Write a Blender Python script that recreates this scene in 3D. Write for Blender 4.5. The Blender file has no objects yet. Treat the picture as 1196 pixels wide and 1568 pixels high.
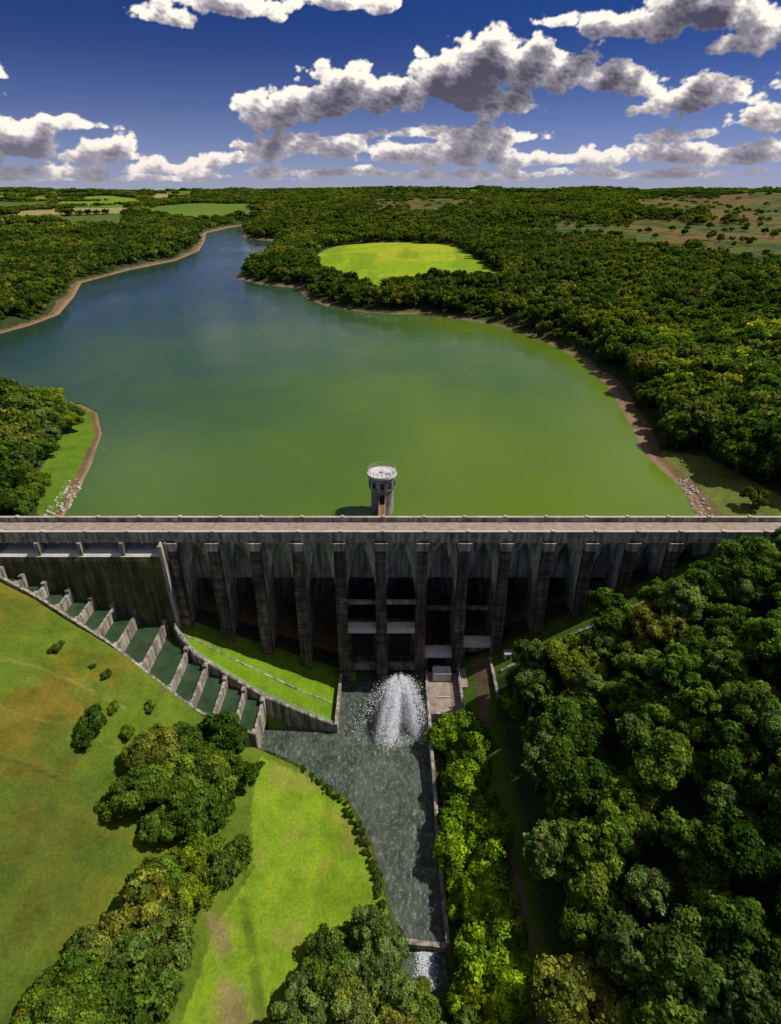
import bpy, bmesh, math, random
import numpy as np
from mathutils import Vector
random.seed(7); rng=np.random.default_rng(11)
S=bpy.context.scene
S.view_settings.view_transform='Standard'; S.view_settings.look='None'; S.view_settings.exposure=0
COL=S.collection
# ------------------------------------------------------------------ camera
F=861.0; P=math.radians(29.6); CZ=60.0
cp,sp_=math.cos(P),math.sin(P)
cam=bpy.data.cameras.new('camera'); co=bpy.data.objects.new('camera',cam); COL.objects.link(co)
cam.sensor_fit='VERTICAL'; cam.sensor_height=36; cam.lens=36*F/1568
cam.clip_start=0.5; cam.clip_end=60000
co.location=(0,0,CZ); co.rotation_euler=(math.radians(90)-P,0,0); S.camera=co
def ray(px,py):
    v=py-784.0
    return np.array([px-598.0, F*cp-v*sp_, -(F*sp_+v*cp)])
def at_z(px,py,z):
    d=ray(px,py); t=(z-CZ)/d[2]; return (d[0]*t,d[1]*t)
# ------------------------------------------------------------------ noise
TAB=rng.random((256,256))
def vn(x,y,o=0):
    x=x+o*17.3; y=y+o*31.7
    xi=np.floor(x).astype(int); yi=np.floor(y).astype(int); fx=x-xi; fy=y-yi
    fx=fx*fx*(3-2*fx); fy=fy*fy*(3-2*fy)
    a=TAB[xi&255,yi&255]; b=TAB[(xi+1)&255,yi&255]; c=TAB[xi&255,(yi+1)&255]; d=TAB[(xi+1)&255,(yi+1)&255]
    return (a*(1-fx)+b*fx)*(1-fy)+(c*(1-fx)+d*fx)*fy
def fbm(x,y,n=4,o=0):
    r=0;a=.5;t=0
    for i in range(n):
        r=r+a*vn(x,y,o+i); t+=a; a*=.5; x=x*2.03; y=y*2.03
    return r/t
def ss(a,b,x):
    t=np.clip((x-a)/(b-a),0,1); return t*t*(3-2*t)
def sdist(poly,X,Y):
    X=np.asarray(X,float);Y=np.asarray(Y,float)
    d=np.full(X.shape,1e12); ins=np.zeros(X.shape,bool); n=len(poly)
    for i in range(n):
        ax,ay=poly[i]; bx,by=poly[(i+1)%n]; ex,ey=bx-ax,by-ay; L=ex*ex+ey*ey+1e-9
        t=np.clip(((X-ax)*ex+(Y-ay)*ey)/L,0,1)
        d=np.minimum(d,(X-ax-t*ex)**2+(Y-ay-t*ey)**2)
        if ay!=by:
            c=((ay>Y)!=(by>Y))&(X<(bx-ax)*(Y-ay)/(by-ay)+ax); ins^=c
    d=np.sqrt(d); return np.where(ins,-d,d)
def inside(poly,X,Y): return sdist(poly,X,Y)<0
def smooth_poly(pts,it=2):
    for _ in range(it):
        q=[]
        for i in range(len(pts)):
            a=pts[i];b=pts[(i+1)%len(pts)]
            q.append((a[0]*.75+b[0]*.25,a[1]*.75+b[1]*.25)); q.append((a[0]*.25+b[0]*.75,a[1]*.25+b[1]*.75))
        pts=q
    return pts
# ------------------------------------------------------------------ lake outline
WZ=-3.0
lp=[(95,806),(92,798),(112,768),(140,712),(157,662),(149,630),(122,617),(80,617),(0,604),(-160,590),(-300,570),(-300,530),(-120,522),(0,511),(50,497),(90,482),(113,455),(125,433),(200,413),(270,399),(305,384),(313,370),(316,357),(345,350),(372,345),
 (368,356),(375,366),(416,369),(410,386),(388,404),(356,425),(400,436),(455,441),(470,458),(500,469),(560,479),(600,481),(640,481),(700,488),(760,498),(830,521),(890,552),(930,592),(960,642),(985,692),(1010,718),(1045,748),(1066,792),(1069,806)]
LAKE=[at_z(a,b,WZ) for a,b in lp]
L0=LAKE[0]; L1=LAKE[-1]
LAKEH=LAKE+[(L1[0],90.0),(L0[0],90.0)]
STREAM=[(-11.3,93.5),(-11.3,79.7),(-20,81),(-26,80),(-27,73.5),(-25.8,74),(-16.2,69.8),(-8.2,65),(-4.4,59.4),(-1.4,51.6),(.2,46),(1.6,42.6),(2.2,30),(3,0),(3,-60),(10,-60),(9,0),(8.5,30),(8.3,45),(8.0,60),(8.0,93.5)]
def outer(x): return np.interp(x,[-84,-77.6,-70.7,-54.4,-45,-37,-30,-26],[92.8,91,89.2,83,78,74.0,72.6,72.5])
def inner(x): return np.interp(x,[-84,-47,-45.5,-40.6,-33,-26,-11.3],[94.2,94.2,91.5,87,84,81.7,79.7])
CH0,CH1=-80.0,-26.0
def V(X,Y):
    X=np.asarray(X,float)
    v=np.where(X<-12,-37+.45*(-X-12),np.where(X>12,-37+.60*(X-12),-37.0))
    cap=-1.2+0.12*np.clip(88-Y,0,60)
    v=np.where(v>cap-2,cap-2*np.exp(-(np.clip(v-cap+2,0,None))/2),v)
    far=ss(12,30,np.abs(X))*ss(90,78,np.asarray(Y,float))
    return v+far*(fbm(X/22,Y/22,3,3)-.5)*4.0
def H0(X,Y):
    X=np.asarray(X,float);Y=np.asarray(Y,float)
    sd=sdist(LAKEH,X,Y); v=V(X,Y)
    d=np.clip(sd,0,None)
    amp=(16+26*fbm(X/380,Y/380,3,9))
    rise=amp*(1-np.exp(-d/170.0))+0.10*np.minimum(d,15)
    rise=rise*ss(0,60,d+np.clip(Y-140,0,300)*.3+8)
    plat=ss(650,2600,Y)*24+ (fbm(X/700,Y/700,4,5)-.5)*84*ss(500,2200,Y)
    U=np.where(sd>0,WZ-.15+rise+plat*ss(0,120,d),WZ-.3-np.minimum(-sd*.4,12))
    U=np.where(Y>3500,U*(1-ss(3500,6000,Y))+ss(3500,6000,Y)*(52+105*(fbm(X/1300,Y/1300,4,6)-.47)),U)
    w=np.where(sd<0,ss(112,120,Y),ss(97,104,Y))
    vv=np.where(sd<0,np.minimum(v,-4.2),v)
    return vv*(1-w)+U*w, sd
def H(X,Y,full=False):
    z,sd=H0(X,Y)
    ds=sdist(STREAM,X,Y)
    low=Y<96
    z=np.where(low&(ds>0),np.minimum(z,-37.3+1.9*ds),z)
    z=np.where(low&(ds<=0),-41,z)
    inch=(X>CH0)&(X<CH1)&(Y>outer(X))&(Y<inner(X))
    z=np.where(inch,np.minimum(z,V(X,Y))-4.5,z)
    return (z,sd,ds,inch) if full else z
YS=15*np.exp(np.linspace(0,math.log(9000/15),1700))
def survey(pts,off=0.0):
    out=[]
    for px,py in pts:
        d=ray(px,py); X=d[0]/d[1]*YS; Z=CZ+d[2]/d[1]*YS
        h,_=H0(X,YS); k=np.argmax(Z<h+off); out.append((X[k],YS[k]))
    return out
# ------------------------------------------------------------------ materials
def nt(name):
    m=bpy.data.materials.new(name); m.use_nodes=True; n=m.node_tree; n.nodes.clear()
    o=n.nodes.new('ShaderNodeOutputMaterial'); return m,n,o
def N(n,t,**k):
    x=n.nodes.new(t)
    for a,b in k.items(): setattr(x,a,b)
    return x
def ramp(n,stops):
    r=n.nodes.new('ShaderNodeValToRGB'); e=r.color_ramp.elements
    while len(e)<len(stops): e.new(.5)
    for i,(p,c) in enumerate(stops): e[i].position=p; e[i].color=(c[0],c[1],c[2],1)
    return r
def noise(n,scale,detail=5,rough=.55,vec=None,scl=None):
    t=n.nodes.new('ShaderNodeTexNoise'); t.inputs['Scale'].default_value=scale; t.inputs['Detail'].default_value=detail; t.inputs['Roughness'].default_value=rough
    if scl is not None:
        mp=n.nodes.new('ShaderNodeMapping'); mp.inputs['Scale'].default_value=scl
        n.links.new(vec,mp.inputs[0]); n.links.new(mp.outputs[0],t.inputs['Vector'])
    elif vec is not None: n.links.new(vec,t.inputs['Vector'])
    return t
def geo(n): return n.nodes.new('ShaderNodeNewGeometry').outputs['Position']
def concrete(name,c1,c2,c3,rough=.9,sc=.25,streak=True,bands=0.0):
    m,n,o=nt(name); g=geo(n); b=n.nodes.new('ShaderNodeBsdfPrincipled'); b.inputs['Roughness'].default_value=rough
    a=noise(n,sc,8,.65,g); r=ramp(n,[(.3,c1),(.5,c2),(.72,c3)]); n.links.new(a.outputs[0],r.inputs[0])
    col=r.outputs[0]
    if streak:
        s=noise(n,1.0,6,.6,g,(1.1,1.1,.07)); sr=ramp(n,[(.40,(.24,.22,.20)),(.50,(.70,.67,.63)),(.60,(1.15,1.12,1.08)),(.70,(1.45,1.42,1.38))]); n.links.new(s.outputs[0],sr.inputs[0])
        mx=N(n,'ShaderNodeMixRGB',blend_type='MULTIPLY'); mx.inputs[0].default_value=.85
        n.links.new(col,mx.inputs[1]); n.links.new(sr.outputs[0],mx.inputs[2]); col=mx.outputs[0]
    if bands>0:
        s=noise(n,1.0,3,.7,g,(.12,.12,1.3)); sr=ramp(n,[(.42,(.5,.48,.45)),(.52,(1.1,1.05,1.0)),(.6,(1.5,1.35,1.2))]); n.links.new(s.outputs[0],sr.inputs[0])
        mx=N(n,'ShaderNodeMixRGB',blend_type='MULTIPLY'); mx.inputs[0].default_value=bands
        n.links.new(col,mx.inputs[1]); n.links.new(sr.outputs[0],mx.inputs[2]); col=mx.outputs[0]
    n.links.new(col,b.inputs['Base Color'])
    bn=noise(n,3,8,.7,g); bp=N(n,'ShaderNodeBump'); bp.inputs['Strength'].default_value=.5; bp.inputs['Distance'].default_value=.15
    n.links.new(bn.outputs[0],bp.inputs['Height']); n.links.new(bp.outputs[0],b.inputs['Normal'])
    n.links.new(b.outputs[0],o.inputs[0]); return m
M_conc=concrete('weathered_concrete',(.22,.20,.17),(.38,.35,.31),(.50,.46,.41))
M_front=concrete('buttress_front_dark',(.045,.036,.030),(.105,.083,.068),(.22,.175,.14),bands=.9,sc=.4)  # darker and more banded than the web concrete
M_crest=concrete('crest_concrete',(.30,.25,.21),(.42,.36,.31),(.52,.46,.40),streak=False)
M_moss=concrete('mossy_concrete',(.04,.055,.014),(.095,.105,.024),(.19,.18,.09),sc=.3)
M_arch=concrete('arch_concrete',(.25,.235,.22),(.43,.41,.385),(.58,.56,.53),sc=.35)
M_wall=concrete('retaining_wall_concrete',(.17,.15,.12),(.30,.27,.23),(.42,.39,.34),sc=.6)
M_pale=concrete('pale_concrete',(.40,.38,.36),(.52,.50,.48),(.62,.60,.58),streak=False,sc=.9)
M_tower=concrete('tower_concrete',(.16,.15,.16),(.27,.26,.28),(.38,.37,.39),sc=.6)
M_rust=concrete('rusty_steel',(.14,.07,.03),(.26,.14,.07),(.36,.22,.12),streak=False,sc=1.5)
M_dark=concrete('dark_opening',(.008,.008,.008),(.012,.012,.012),(.02,.02,.02),streak=False)
M_steel=concrete('galvanised_steel',(.25,.25,.26),(.35,.35,.36),(.45,.45,.46),streak=False,rough=.5)
M_soil=concrete('paved_apron',(.16,.12,.09),(.27,.21,.165),(.36,.29,.24),streak=False,sc=.7)
def mk_ground():
    m,n,o=nt('ground_cover'); g=geo(n); b=N(n,'ShaderNodeBsdfPrincipled'); b.inputs['Roughness'].default_value=.95; b.inputs['Specular IOR Level'].default_value=.1
    at=N(n,'ShaderNodeAttribute',attribute_name='Col')
    a=noise(n,.22,9,.7,g); r=ramp(n,[(.3,(.55,.6,.5)),(.5,(1,1,1)),(.72,(1.5,1.3,1.1))]); n.links.new(a.outputs[0],r.inputs[0])
    mx=N(n,'ShaderNodeMixRGB',blend_type='MULTIPLY'); mx.inputs[0].default_value=.8
    n.links.new(at.outputs['Color'],mx.inputs[1]); n.links.new(r.outputs[0],mx.inputs[2])
    a2=noise(n,2.2,6,.75,g); r2=ramp(n,[(.3,(.5,.55,.5)),(.55,(1.05,1.05,1.05)),(.75,(1.4,1.3,1.1))]); n.links.new(a2.outputs[0],r2.inputs[0])
    mx2=N(n,'ShaderNodeMixRGB',blend_type='MULTIPLY'); mx2.inputs[0].default_value=.75
    n.links.new(mx.outputs[0],mx2.inputs[1]); n.links.new(r2.outputs[0],mx2.inputs[2])
    n.links.new(mx2.outputs[0],b.inputs['Base Color'])
    bp=N(n,'ShaderNodeBump'); bp.inputs['Strength'].default_value=.7; bp.inputs['Distance'].default_value=.35
    n.links.new(a2.outputs[0],bp.inputs['Height']); n.links.new(bp.outputs[0],b.inputs['Normal'])
    n.links.new(b.outputs[0],o.inputs[0]); return m
M_ground=mk_ground()
def water(name,kind):
    m,n,o=nt(name); g=geo(n); b=N(n,'ShaderNodeBsdfPrincipled')
    b.inputs['IOR'].default_value=1.33
    if kind=='lake':
        sx=N(n,'ShaderNodeSeparateXYZ'); n.links.new(g,sx.inputs[0])
        # algae concentration: richest near the dam and the east shore
        m1=N(n,'ShaderNodeMath',operation='MULTIPLY_ADD'); n.links.new(sx.outputs[0],m1.inputs[0]); m1.inputs[1].default_value=.0034; m1.inputs[2].default_value=1.0
        m2=N(n,'ShaderNodeMath',operation='MULTIPLY_ADD'); n.links.new(sx.outputs[1],m2.inputs[0]); m2.inputs[1].default_value=-.00125; n.links.new(m1.outputs[0],m2.inputs[2])
        nn=noise(n,.009,5,.6,g); m3=N(n,'ShaderNodeMath',operation='MULTIPLY_ADD'); n.links.new(nn.outputs[0],m3.inputs[0]); m3.inputs[1].default_value=1.2; n.links.new(m2.outputs[0],m3.inputs[2])
        m4=N(n,'ShaderNodeMath',operation='SUBTRACT'); n.links.new(m3.outputs[0],m4.inputs[0]); m4.inputs[1].default_value=.60
        r=ramp(n,[(0,(.018,.046,.032)),(.3,(.030,.070,.030)),(.6,(.055,.110,.018)),(1,(.098,.158,.008))]); n.links.new(m4.outputs[0],r.inputs[0])
        n.links.new(r.outputs[0],b.inputs['Base Color'])
        pr=noise(n,.02,4,.6,g,(1,.35,1)); rr=ramp(n,[(.35,(.08,)*3),(.65,(.28,)*3)]); n.links.new(pr.outputs[0],rr.inputs[0]); n.links.new(rr.outputs[0],b.inputs['Roughness'])
        w=noise(n,1.4,5,.6,g,(1,.6,1)); st,di=.35,.12
    else:
        c={'stream':((.026,.040,.028),(.075,.090,.066)),'pool':((.022,.045,.022),(.04,.07,.035))}[kind]
        nn=noise(n,.3,6,.6,g); r=ramp(n,[(.35,c[0]),(.65,c[1])]); n.links.new(nn.outputs[0],r.inputs[0]); n.links.new(r.outputs[0],b.inputs['Base Color'])
        b.inputs['Roughness'].default_value=.1 if kind=='stream' else .12
        w=noise(n,1.1,5,.65,g,(1.0,.7,1)); st,di=(1.0,.55) if kind=='stream' else (.3,.1)
    if kind=='stream':
        glint=noise(n,1.0,10,.80,g,(1.5,.8,1)); glint_ramp=ramp(n,[(.50,(0,0,0)),(.60,(.18,.18,.18)),(.70,(.9,.9,.9))]); n.links.new(glint.outputs[0],glint_ramp.inputs[0])  # pale foam-like flecks painted into the stream colour as sun sparkle
        glint_mix=N(n,'ShaderNodeMixRGB'); n.links.new(glint_ramp.outputs[0],glint_mix.inputs[0]); n.links.new(r.outputs[0],glint_mix.inputs[1]); glint_mix.inputs[2].default_value=(.50,.52,.50,1); n.links.new(glint_mix.outputs[0],b.inputs['Base Color'])
    bp=N(n,'ShaderNodeBump'); bp.inputs['Strength'].default_value=st; bp.inputs['Distance'].default_value=di
    n.links.new(w.outputs[0],bp.inputs['Height']); n.links.new(bp.outputs[0],b.inputs['Normal'])
    n.links.new(b.outputs[0],o.inputs[0]); return m
M_lake=water('reservoir_water','lake'); M_stream=water('stream_water','stream'); M_pool=water('pool_water','pool')
def foliage(name,stops,trans=.35):
    m,n,o=nt(name); oi=N(n,'ShaderNodeObjectInfo'); r=ramp(n,stops); n.links.new(oi.outputs['Random'],r.inputs[0])
    at=N(n,'ShaderNodeAttribute',attribute_name='Col')
    mx=N(n,'ShaderNodeMixRGB',blend_type='MULTIPLY'); mx.inputs[0].default_value=1
    pn=noise(n,.013,2,.6,oi.outputs['Location']); pr=ramp(n,[(.36,(.60,.70,.62)),(.5,(1,1,1)),(.66,(1.55,1.30,.95))]); n.links.new(pn.outputs[0],pr.inputs[0])
    pm=N(n,'ShaderNodeMixRGB',blend_type='MULTIPLY'); pm.inputs[0].default_value=1; n.links.new(r.outputs[0],pm.inputs[1]); n.links.new(pr.outputs[0],pm.inputs[2])
    n.links.new(pm.outputs[0],mx.inputs[1]); n.links.new(at.outputs['Color'],mx.inputs[2])
    d=N(n,'ShaderNodeBsdfDiffuse'); t=N(n,'ShaderNodeBsdfTranslucent'); n.links.new(mx.outputs[0],d.inputs[0])
    g2=N(n,'ShaderNodeMixRGB',blend_type='MULTIPLY'); g2.inputs[0].default_value=1; g2.inputs[2].default_value=(1.3,1.5,.5,1); n.links.new(mx.outputs[0],g2.inputs[1]); n.links.new(g2.outputs[0],t.inputs[0])
    ms=N(n,'ShaderNodeMixShader'); ms.inputs[0].default_value=trans; n.links.new(d.outputs[0],ms.inputs[1]); n.links.new(t.outputs[0],ms.inputs[2])
    n.links.new(ms.outputs[0],o.inputs[0]); return m
M_leaf=foliage('oak_foliage',[(0,(.066,.118,.016)),(.35,(.095,.160,.018)),(.6,(.115,.160,.034)),(.8,(.160,.220,.016)),(1,(.170,.170,.036))],.46)
M_leafY=foliage('sallow_foliage',[(0,(.17,.26,.012)),(.5,(.22,.30,.012)),(1,(.13,.22,.02))])
M_leafG=foliage('willow_foliage',[(0,(.095,.15,.035)),(.5,(.13,.185,.05)),(1,(.10,.16,.03))])
M_leafF=foliage('distant_foliage',[(0,(.042,.080,.012)),(.4,(.070,.118,.014)),(.7,(.108,.148,.018)),(1,(.150,.150,.032))])
M_bark=concrete('bark',(.06,.045,.03),(.10,.08,.06),(.15,.12,.09),streak=False,sc=2)
# ------------------------------------------------------------------ mesh helpers
class MB:
    def __init__(s): s.v=[];s.f=[];s.m=[];s.mats=[]
    def mat(s,m):
        if m not in s.mats: s.mats.append(m)
        return s.mats.index(m)
    def poly(s,pts,m):
        k=len(s.v); s.v+= [tuple(p) for p in pts]; s.f.append(tuple(range(k,k+len(pts)))); s.m.append(s.mat(m))
    def hexa(s,p,m):
        k=len(s.v); s.v+=[tuple(q) for q in p]; i=s.mat(m)
        for f in ((0,3,2,1),(4,5,6,7),(0,1,5,4),(1,2,6,5),(2,3,7,6),(3,0,4,7)):
            s.f.append(tuple(k+a for a in f)); s.m.append(i)
    def box(s,x0,x1,y0,y1,z0,z1,m): s.hexa([(x0,y0,z0),(x1,y0,z0),(x1,y1,z0),(x0,y1,z0),(x0,y0,z1),(x1,y0,z1),(x1,y1,z1),(x0,y1,z1)],m)
    def cyl(s,c,r0,r1,z0,z1,n,m,cap=True,c2=None):
        c2=c2 or c; k=len(s.v); i=s.mat(m)
        for j in range(n): a=2*math.pi*j/n; s.v.append((c[0]+r0*math.cos(a),c[1]+r0*math.sin(a),z0))
        for j in range(n): a=2*math.pi*j/n; s.v.append((c2[0]+r1*math.cos(a),c2[1]+r1*math.sin(a),z1))
        for j in range(n): s.f.append((k+j,k+(j+1)%n,k+n+(j+1)%n,k+n+j)); s.m.append(i)
        if cap: s.f.append(tuple(k+n+j for j in range(n))); s.m.append(i)
    def wall(s,pts,th,dep,m):
        for a,b in zip(pts[:-1],pts[1:]):
            dx,dy=b[0]-a[0],b[1]-a[1]; L=math.hypot(dx,dy); nx,ny=-dy/L*th/2,dx/L*th/2; ex,ey=dx/L*th*.3,dy/L*th*.3
            A=(a[0]-ex,a[1]-ey);B=(b[0]+ex,b[1]+ey)
            s.hexa([(A[0]-nx,A[1]-ny,a[2]-dep),(B[0]-nx,B[1]-ny,b[2]-dep),(B[0]+nx,B[1]+ny,b[2]-dep),(A[0]+nx,A[1]+ny,a[2]-dep),
                    (A[0]-nx,A[1]-ny,a[2]),(B[0]-nx,B[1]-ny,b[2]),(B[0]+nx,B[1]+ny,b[2]),(A[0]+nx,A[1]+ny,a[2])],m)
    def obj(s,name,parent=None,smooth=False):
        me=bpy.data.meshes.new(name); me.from_pydata(s.v,[],s.f)
        for m in s.mats: me.materials.append(m)
        me.polygons.foreach_set('material_index',s.m)
        if smooth: me.polygons.foreach_set('use_smooth',[True]*len(s.f))
        me.update(); o=bpy.data.objects.new(name,me); COL.objects.link(o)
        if parent: o.parent=parent
        return o
def empty(name):
    e=bpy.data.objects.new(name,None); COL.objects.link(e); return e
def npmesh(name,verts,quads,mats,smooth=False,cols=None):
    me=bpy.data.meshes.new(name); verts=np.asarray(verts,np.float32); quads=np.asarray(quads,np.int32)
    me.vertices.add(len(verts)); me.vertices.foreach_set('co',verts.ravel())
    k=quads.shape[1]; me.loops.add(quads.size); me.loops.foreach_set('vertex_index',quads.ravel())
    me.polygons.add(len(quads)); me.polygons.foreach_set('loop_start',np.arange(0,quads.size,k,dtype=np.int32)); me.polygons.foreach_set('loop_total',np.full(len(quads),k,np.int32))
    me.polygons.foreach_set('use_smooth',np.full(len(quads),smooth))
    for m in mats: me.materials.append(m)
    if cols is not None:
        a=me.color_attributes.new('Col','FLOAT_COLOR','POINT'); c=np.ones((len(verts),4),np.float32); c[:,:3]=cols; a.data.foreach_set('color',c.ravel())
    me.update(calc_edges=True); me.validate(); return me
# ------------------------------------------------------------------ land-use zones
BRIGHT=smooth_poly(survey([(478,402),(492,384),(525,375),(600,371),(680,374),(712,384),(735,402),(768,425),(762,440),(700,438),(660,432),(600,442),(560,452),(520,432)]),1)
FARM=[(survey(p),c) for p,c in [
 ([(85,338),(140,332),(210,352),(150,352),(90,346)],(.26,.33,.012)),
 ([(0,333),(60,326),(100,332),(60,342),(0,342)],(.16,.15,.05)),
 ([(0,345),(70,345),(115,352),(60,356),(0,358)],(.10,.15,.02)),
 ([(95,322),(150,316),(215,322),(190,328),(120,326)],(.20,.28,.02)),
 ([(150,308),(210,306),(230,311),(180,313)],(.20,.28,.02)),
 ([(215,318),(300,316),(310,322),(240,326)],(.08,.13,.02))]]
HEATH=[survey(p) for p in [[(970,308),(1080,302),(1260,300),(1260,342),(1120,340),(1030,326)],[(620,303),(760,303),(780,320),(700,332),(610,325)],[(860,352),(1000,340),(1260,345),(1260,400),(1100,400),(980,380)]]]
LBANK=survey([(70,618),(120,612),(160,640),(160,700),(120,800),(60,800),(50,740),(80,690)])
LTREE=survey([(-100,590),(45,592),(95,620),(110,640),(80,680),(60,720),(40,770),(0,790),(-100,790)],4)
RSCR=survey([(1010,690),(1080,700),(1196,760),(1240,800),(1060,800),(1030,740)])
RFOREST=survey([(762,1040),(790,1022),(850,1000),(905,968),(960,925),(1040,892),(1120,862),(1150,838),(1230,815),(1500,830),(1700,1300),(1500,2000),(800,1900),(795,1560),(800,1440),(790,1330),(772,1230),(758,1140)],6)
HEDGE=survey([(664,1150),(690,1105),(728,1100),(738,1180),(752,1240),(785,1340),(792,1420),(790,1600),(715,1640),(700,1500),(676,1380),(664,1250)],3)
TRACK=survey([(722,1010),(752,1010),(748,1090),(748,1180),(772,1270),(800,1360),(820,1460),(870,1580),(830,1580),(790,1470),(775,1370),(752,1280),(732,1190),(735,1090)])
BERM=[(-47,93),(-40.6,87),(-33,84),(-26,81.7),(-11.3,79.7),(-11.3,94),(-47,112)]
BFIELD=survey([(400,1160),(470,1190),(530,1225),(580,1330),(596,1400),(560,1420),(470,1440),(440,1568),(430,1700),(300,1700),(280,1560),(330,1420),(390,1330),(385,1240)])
DIRT=survey([(318,1400),(340,1405),(372,1500),(385,1620),(345,1620),(335,1500)])
def heathmask(X,Y):
    r=np.zeros(np.shape(X))
    for pl in HEATH: r=np.maximum(r,np.clip(.68-sdist(pl,X,Y)/(.10*np.maximum(Y,100))+(fbm(X/(.06*np.maximum(Y,300)),Y/(.15*np.maximum(Y,300)),3,71)-.5)*2.8,0,1))
    return r
# ------------------------------------------------------------------ ground sheet
ys=np.concatenate([np.linspace(-120,10,16)[:-1],np.linspace(10,122,240)[:-1],122*np.exp(np.linspace(0,math.log(14000/122),640))])
NC=680; tt=np.linspace(-1,1,NC)
YY=np.repeat(ys[:,None],NC,1); XX=tt[None,:]*(100+0.85*np.clip(YY-60,0,None))
Xf,Yf=XX.ravel(),YY.ravel()
Z,SD,DS,INC=H(Xf,Yf,True)
rough=(fbm(Xf/3,Yf/3,3,2)-.5)*.5; Z=np.where((SD>1)&(DS>2)&~INC,Z+rough*ss(1,5,DS),Z)
def farcell(X,Y):
    a=.35; u=(X*math.cos(a)+Y*math.sin(a))/260; v=(-X*math.sin(a)+Y*math.cos(a))/330
    u=u+.3*fbm(v,u,2,4)
    iu=np.floor(u).astype(int); iv=np.floor(v).astype(int); h=TAB[(iu*7+13)&255,(iv*11+5)&255]
    e=np.minimum(np.minimum(u-iu,1-(u-iu))*260,np.minimum(v-iv,1-(v-iv))*330)
    ok=(Y>1000)&(((X<-.22*Y)&(h<.6))|((h<.20)&(Y>1900)))&(e>14)
    return ok,h
def mixc(C,mask,c,w=None):
    w=np.asarray(mask,float)*(1 if w is None else w); return C*(1-w[:,None])+np.array(c)[None,:]*w[:,None]
C=np.tile(np.array([.035,.050,.014]),(len(Xf),1))
n1=fbm(Xf/14,Yf/14,4,20); n2=fbm(Xf/5,Yf/5,3,24)
down=Yf<99
lf=down&(Xf<-8)
C=mixc(C,lf,(.098,.148,.012)); C=mixc(C,lf,(.165,.115,.016),ss(.42,.68,n1)*.8*ss(-24,-55,Xf)); C=mixc(C,lf,(.13,.18,.02),ss(.55,.75,fbm(Xf/2.2,Yf/7,3,44))*.6); C=mixc(C,lf,(.07,.12,.012),ss(.5,.35,n2)*.6)
C=mixc(C,lf,(.055,.090,.012),ss(70,45,Yf)*ss(-25,-50,Xf)*.65)
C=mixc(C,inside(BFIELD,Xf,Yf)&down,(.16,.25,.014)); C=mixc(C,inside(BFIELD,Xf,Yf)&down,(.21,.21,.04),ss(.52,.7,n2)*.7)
C=mixc(C,lf&(Yf>outer(Xf))&(Xf>-48),(.11,.20,.010))
C=mixc(C,inside(BERM,Xf,Yf),(.12,.22,.010))
db=sdist(DIRT,Xf,Yf); C=mixc(C,down,(.21,.16,.075),ss(.6,-.4,db)*ss(.35,.6,n2)*.75)
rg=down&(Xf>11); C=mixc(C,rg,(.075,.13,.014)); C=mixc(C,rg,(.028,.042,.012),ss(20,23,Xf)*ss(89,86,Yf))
C=mixc(C,down,(.15,.10,.06),ss(.4,-.3,sdist(TRACK,Xf,Yf)))
def trail(C,px,c,wd,k):
    p_=survey(px); p_=p_+p_[::-1][1:-1]; return mixc(C,lf,c,ss(wd,wd*.3,np.abs(sdist(p_,Xf,Yf)))*k*ss(.25,.55,n2))
C=trail(C,[(0,1008),(60,1022),(120,1048),(190,1085)],(.19,.20,.05),.45,.8)
C=trail(C,[(0,1158),(60,1180),(110,1205),(165,1240)],(.05,.07,.012),.35,.8)
C=trail(C,[(374,1382),(384,1440),(392,1500),(405,1600)],(.06,.10,.010),1.1,.7)
C=trail(C,[(0,1085),(120,1120),(200,1160)],(.16,.17,.04),.3,.5)
C=mixc(C,down&(np.abs(DS)<.9)&(Yf<80),(.06,.07,.02))
C=mixc(C,(Yf>96.5)&(Yf<118)&(SD<0),(.05,.045,.035))
up=Yf>=99
br=sdist(BRIGHT,Xf,Yf); C=mixc(C,up,(.22,.34,.008),ss(2,-2,br)); C=mixc(C,up&(br<0),(.34,.36,.02),ss(.42,.62,fbm(Xf/60,Yf/25,3,7))*.8); C=mixc(C,up&(br<0),(.15,.25,.01),ss(.5,.62,fbm(Xf/18,Yf/90,4,17))*.7)  # bright meadow colour, lifted to carry the sunlight between cloud shadows
for pl,c in FARM: C=mixc(C,inside(pl,Xf,Yf)&up,c)
hm=heathmask(Xf,Yf); hn=fbm(Xf/70,Yf/70,4,8); C=mixc(C,up,(.15,.092,.028),hm); C=mixc(C,up,(.075,.100,.018),hm*ss(.46,.56,hn)); C=mixc(C,up,(.045,.065,.014),hm*ss(.54,.62,fbm(Xf/22,Yf/22,4,18)))
fc,hh=farcell(Xf,Yf)
for lo,hi,c in ((0,.08,(.20,.28,.02)),(.08,.2,(.10,.16,.02)),(.2,.32,(.28,.24,.09)),(.32,.45,(.14,.22,.02)),(.45,.6,(.08,.11,.025))): C=mixc(C,fc&(hh>=lo)&(hh<hi)&(SD>60),c)
C=mixc(C,inside(LBANK,Xf,Yf)&up,(.10,.18,.014)); C=mixc(C,inside(RSCR,Xf,Yf)&up,(.12,.15,.03))
def shorew(X,Y):
    s=np.interp(Y,[100,200,400,900],[2.6,1.8,2.6,4])*(0.4+1.2*fbm(X/25,Y/25,2,31))
    return s*np.where((X<-60)&(Y>250),1.5,1)*np.where((X>60)&(Y<260),2.3,1.25)
sw=shorew(Xf,Yf)
C=mixc(C,up&(SD<sw)&(SD>-30)&(Yf>101),(.15,.095,.05)); C=mixc(C,up&(SD<sw*.45)&(Yf>101),(.23,.16,.095))
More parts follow.
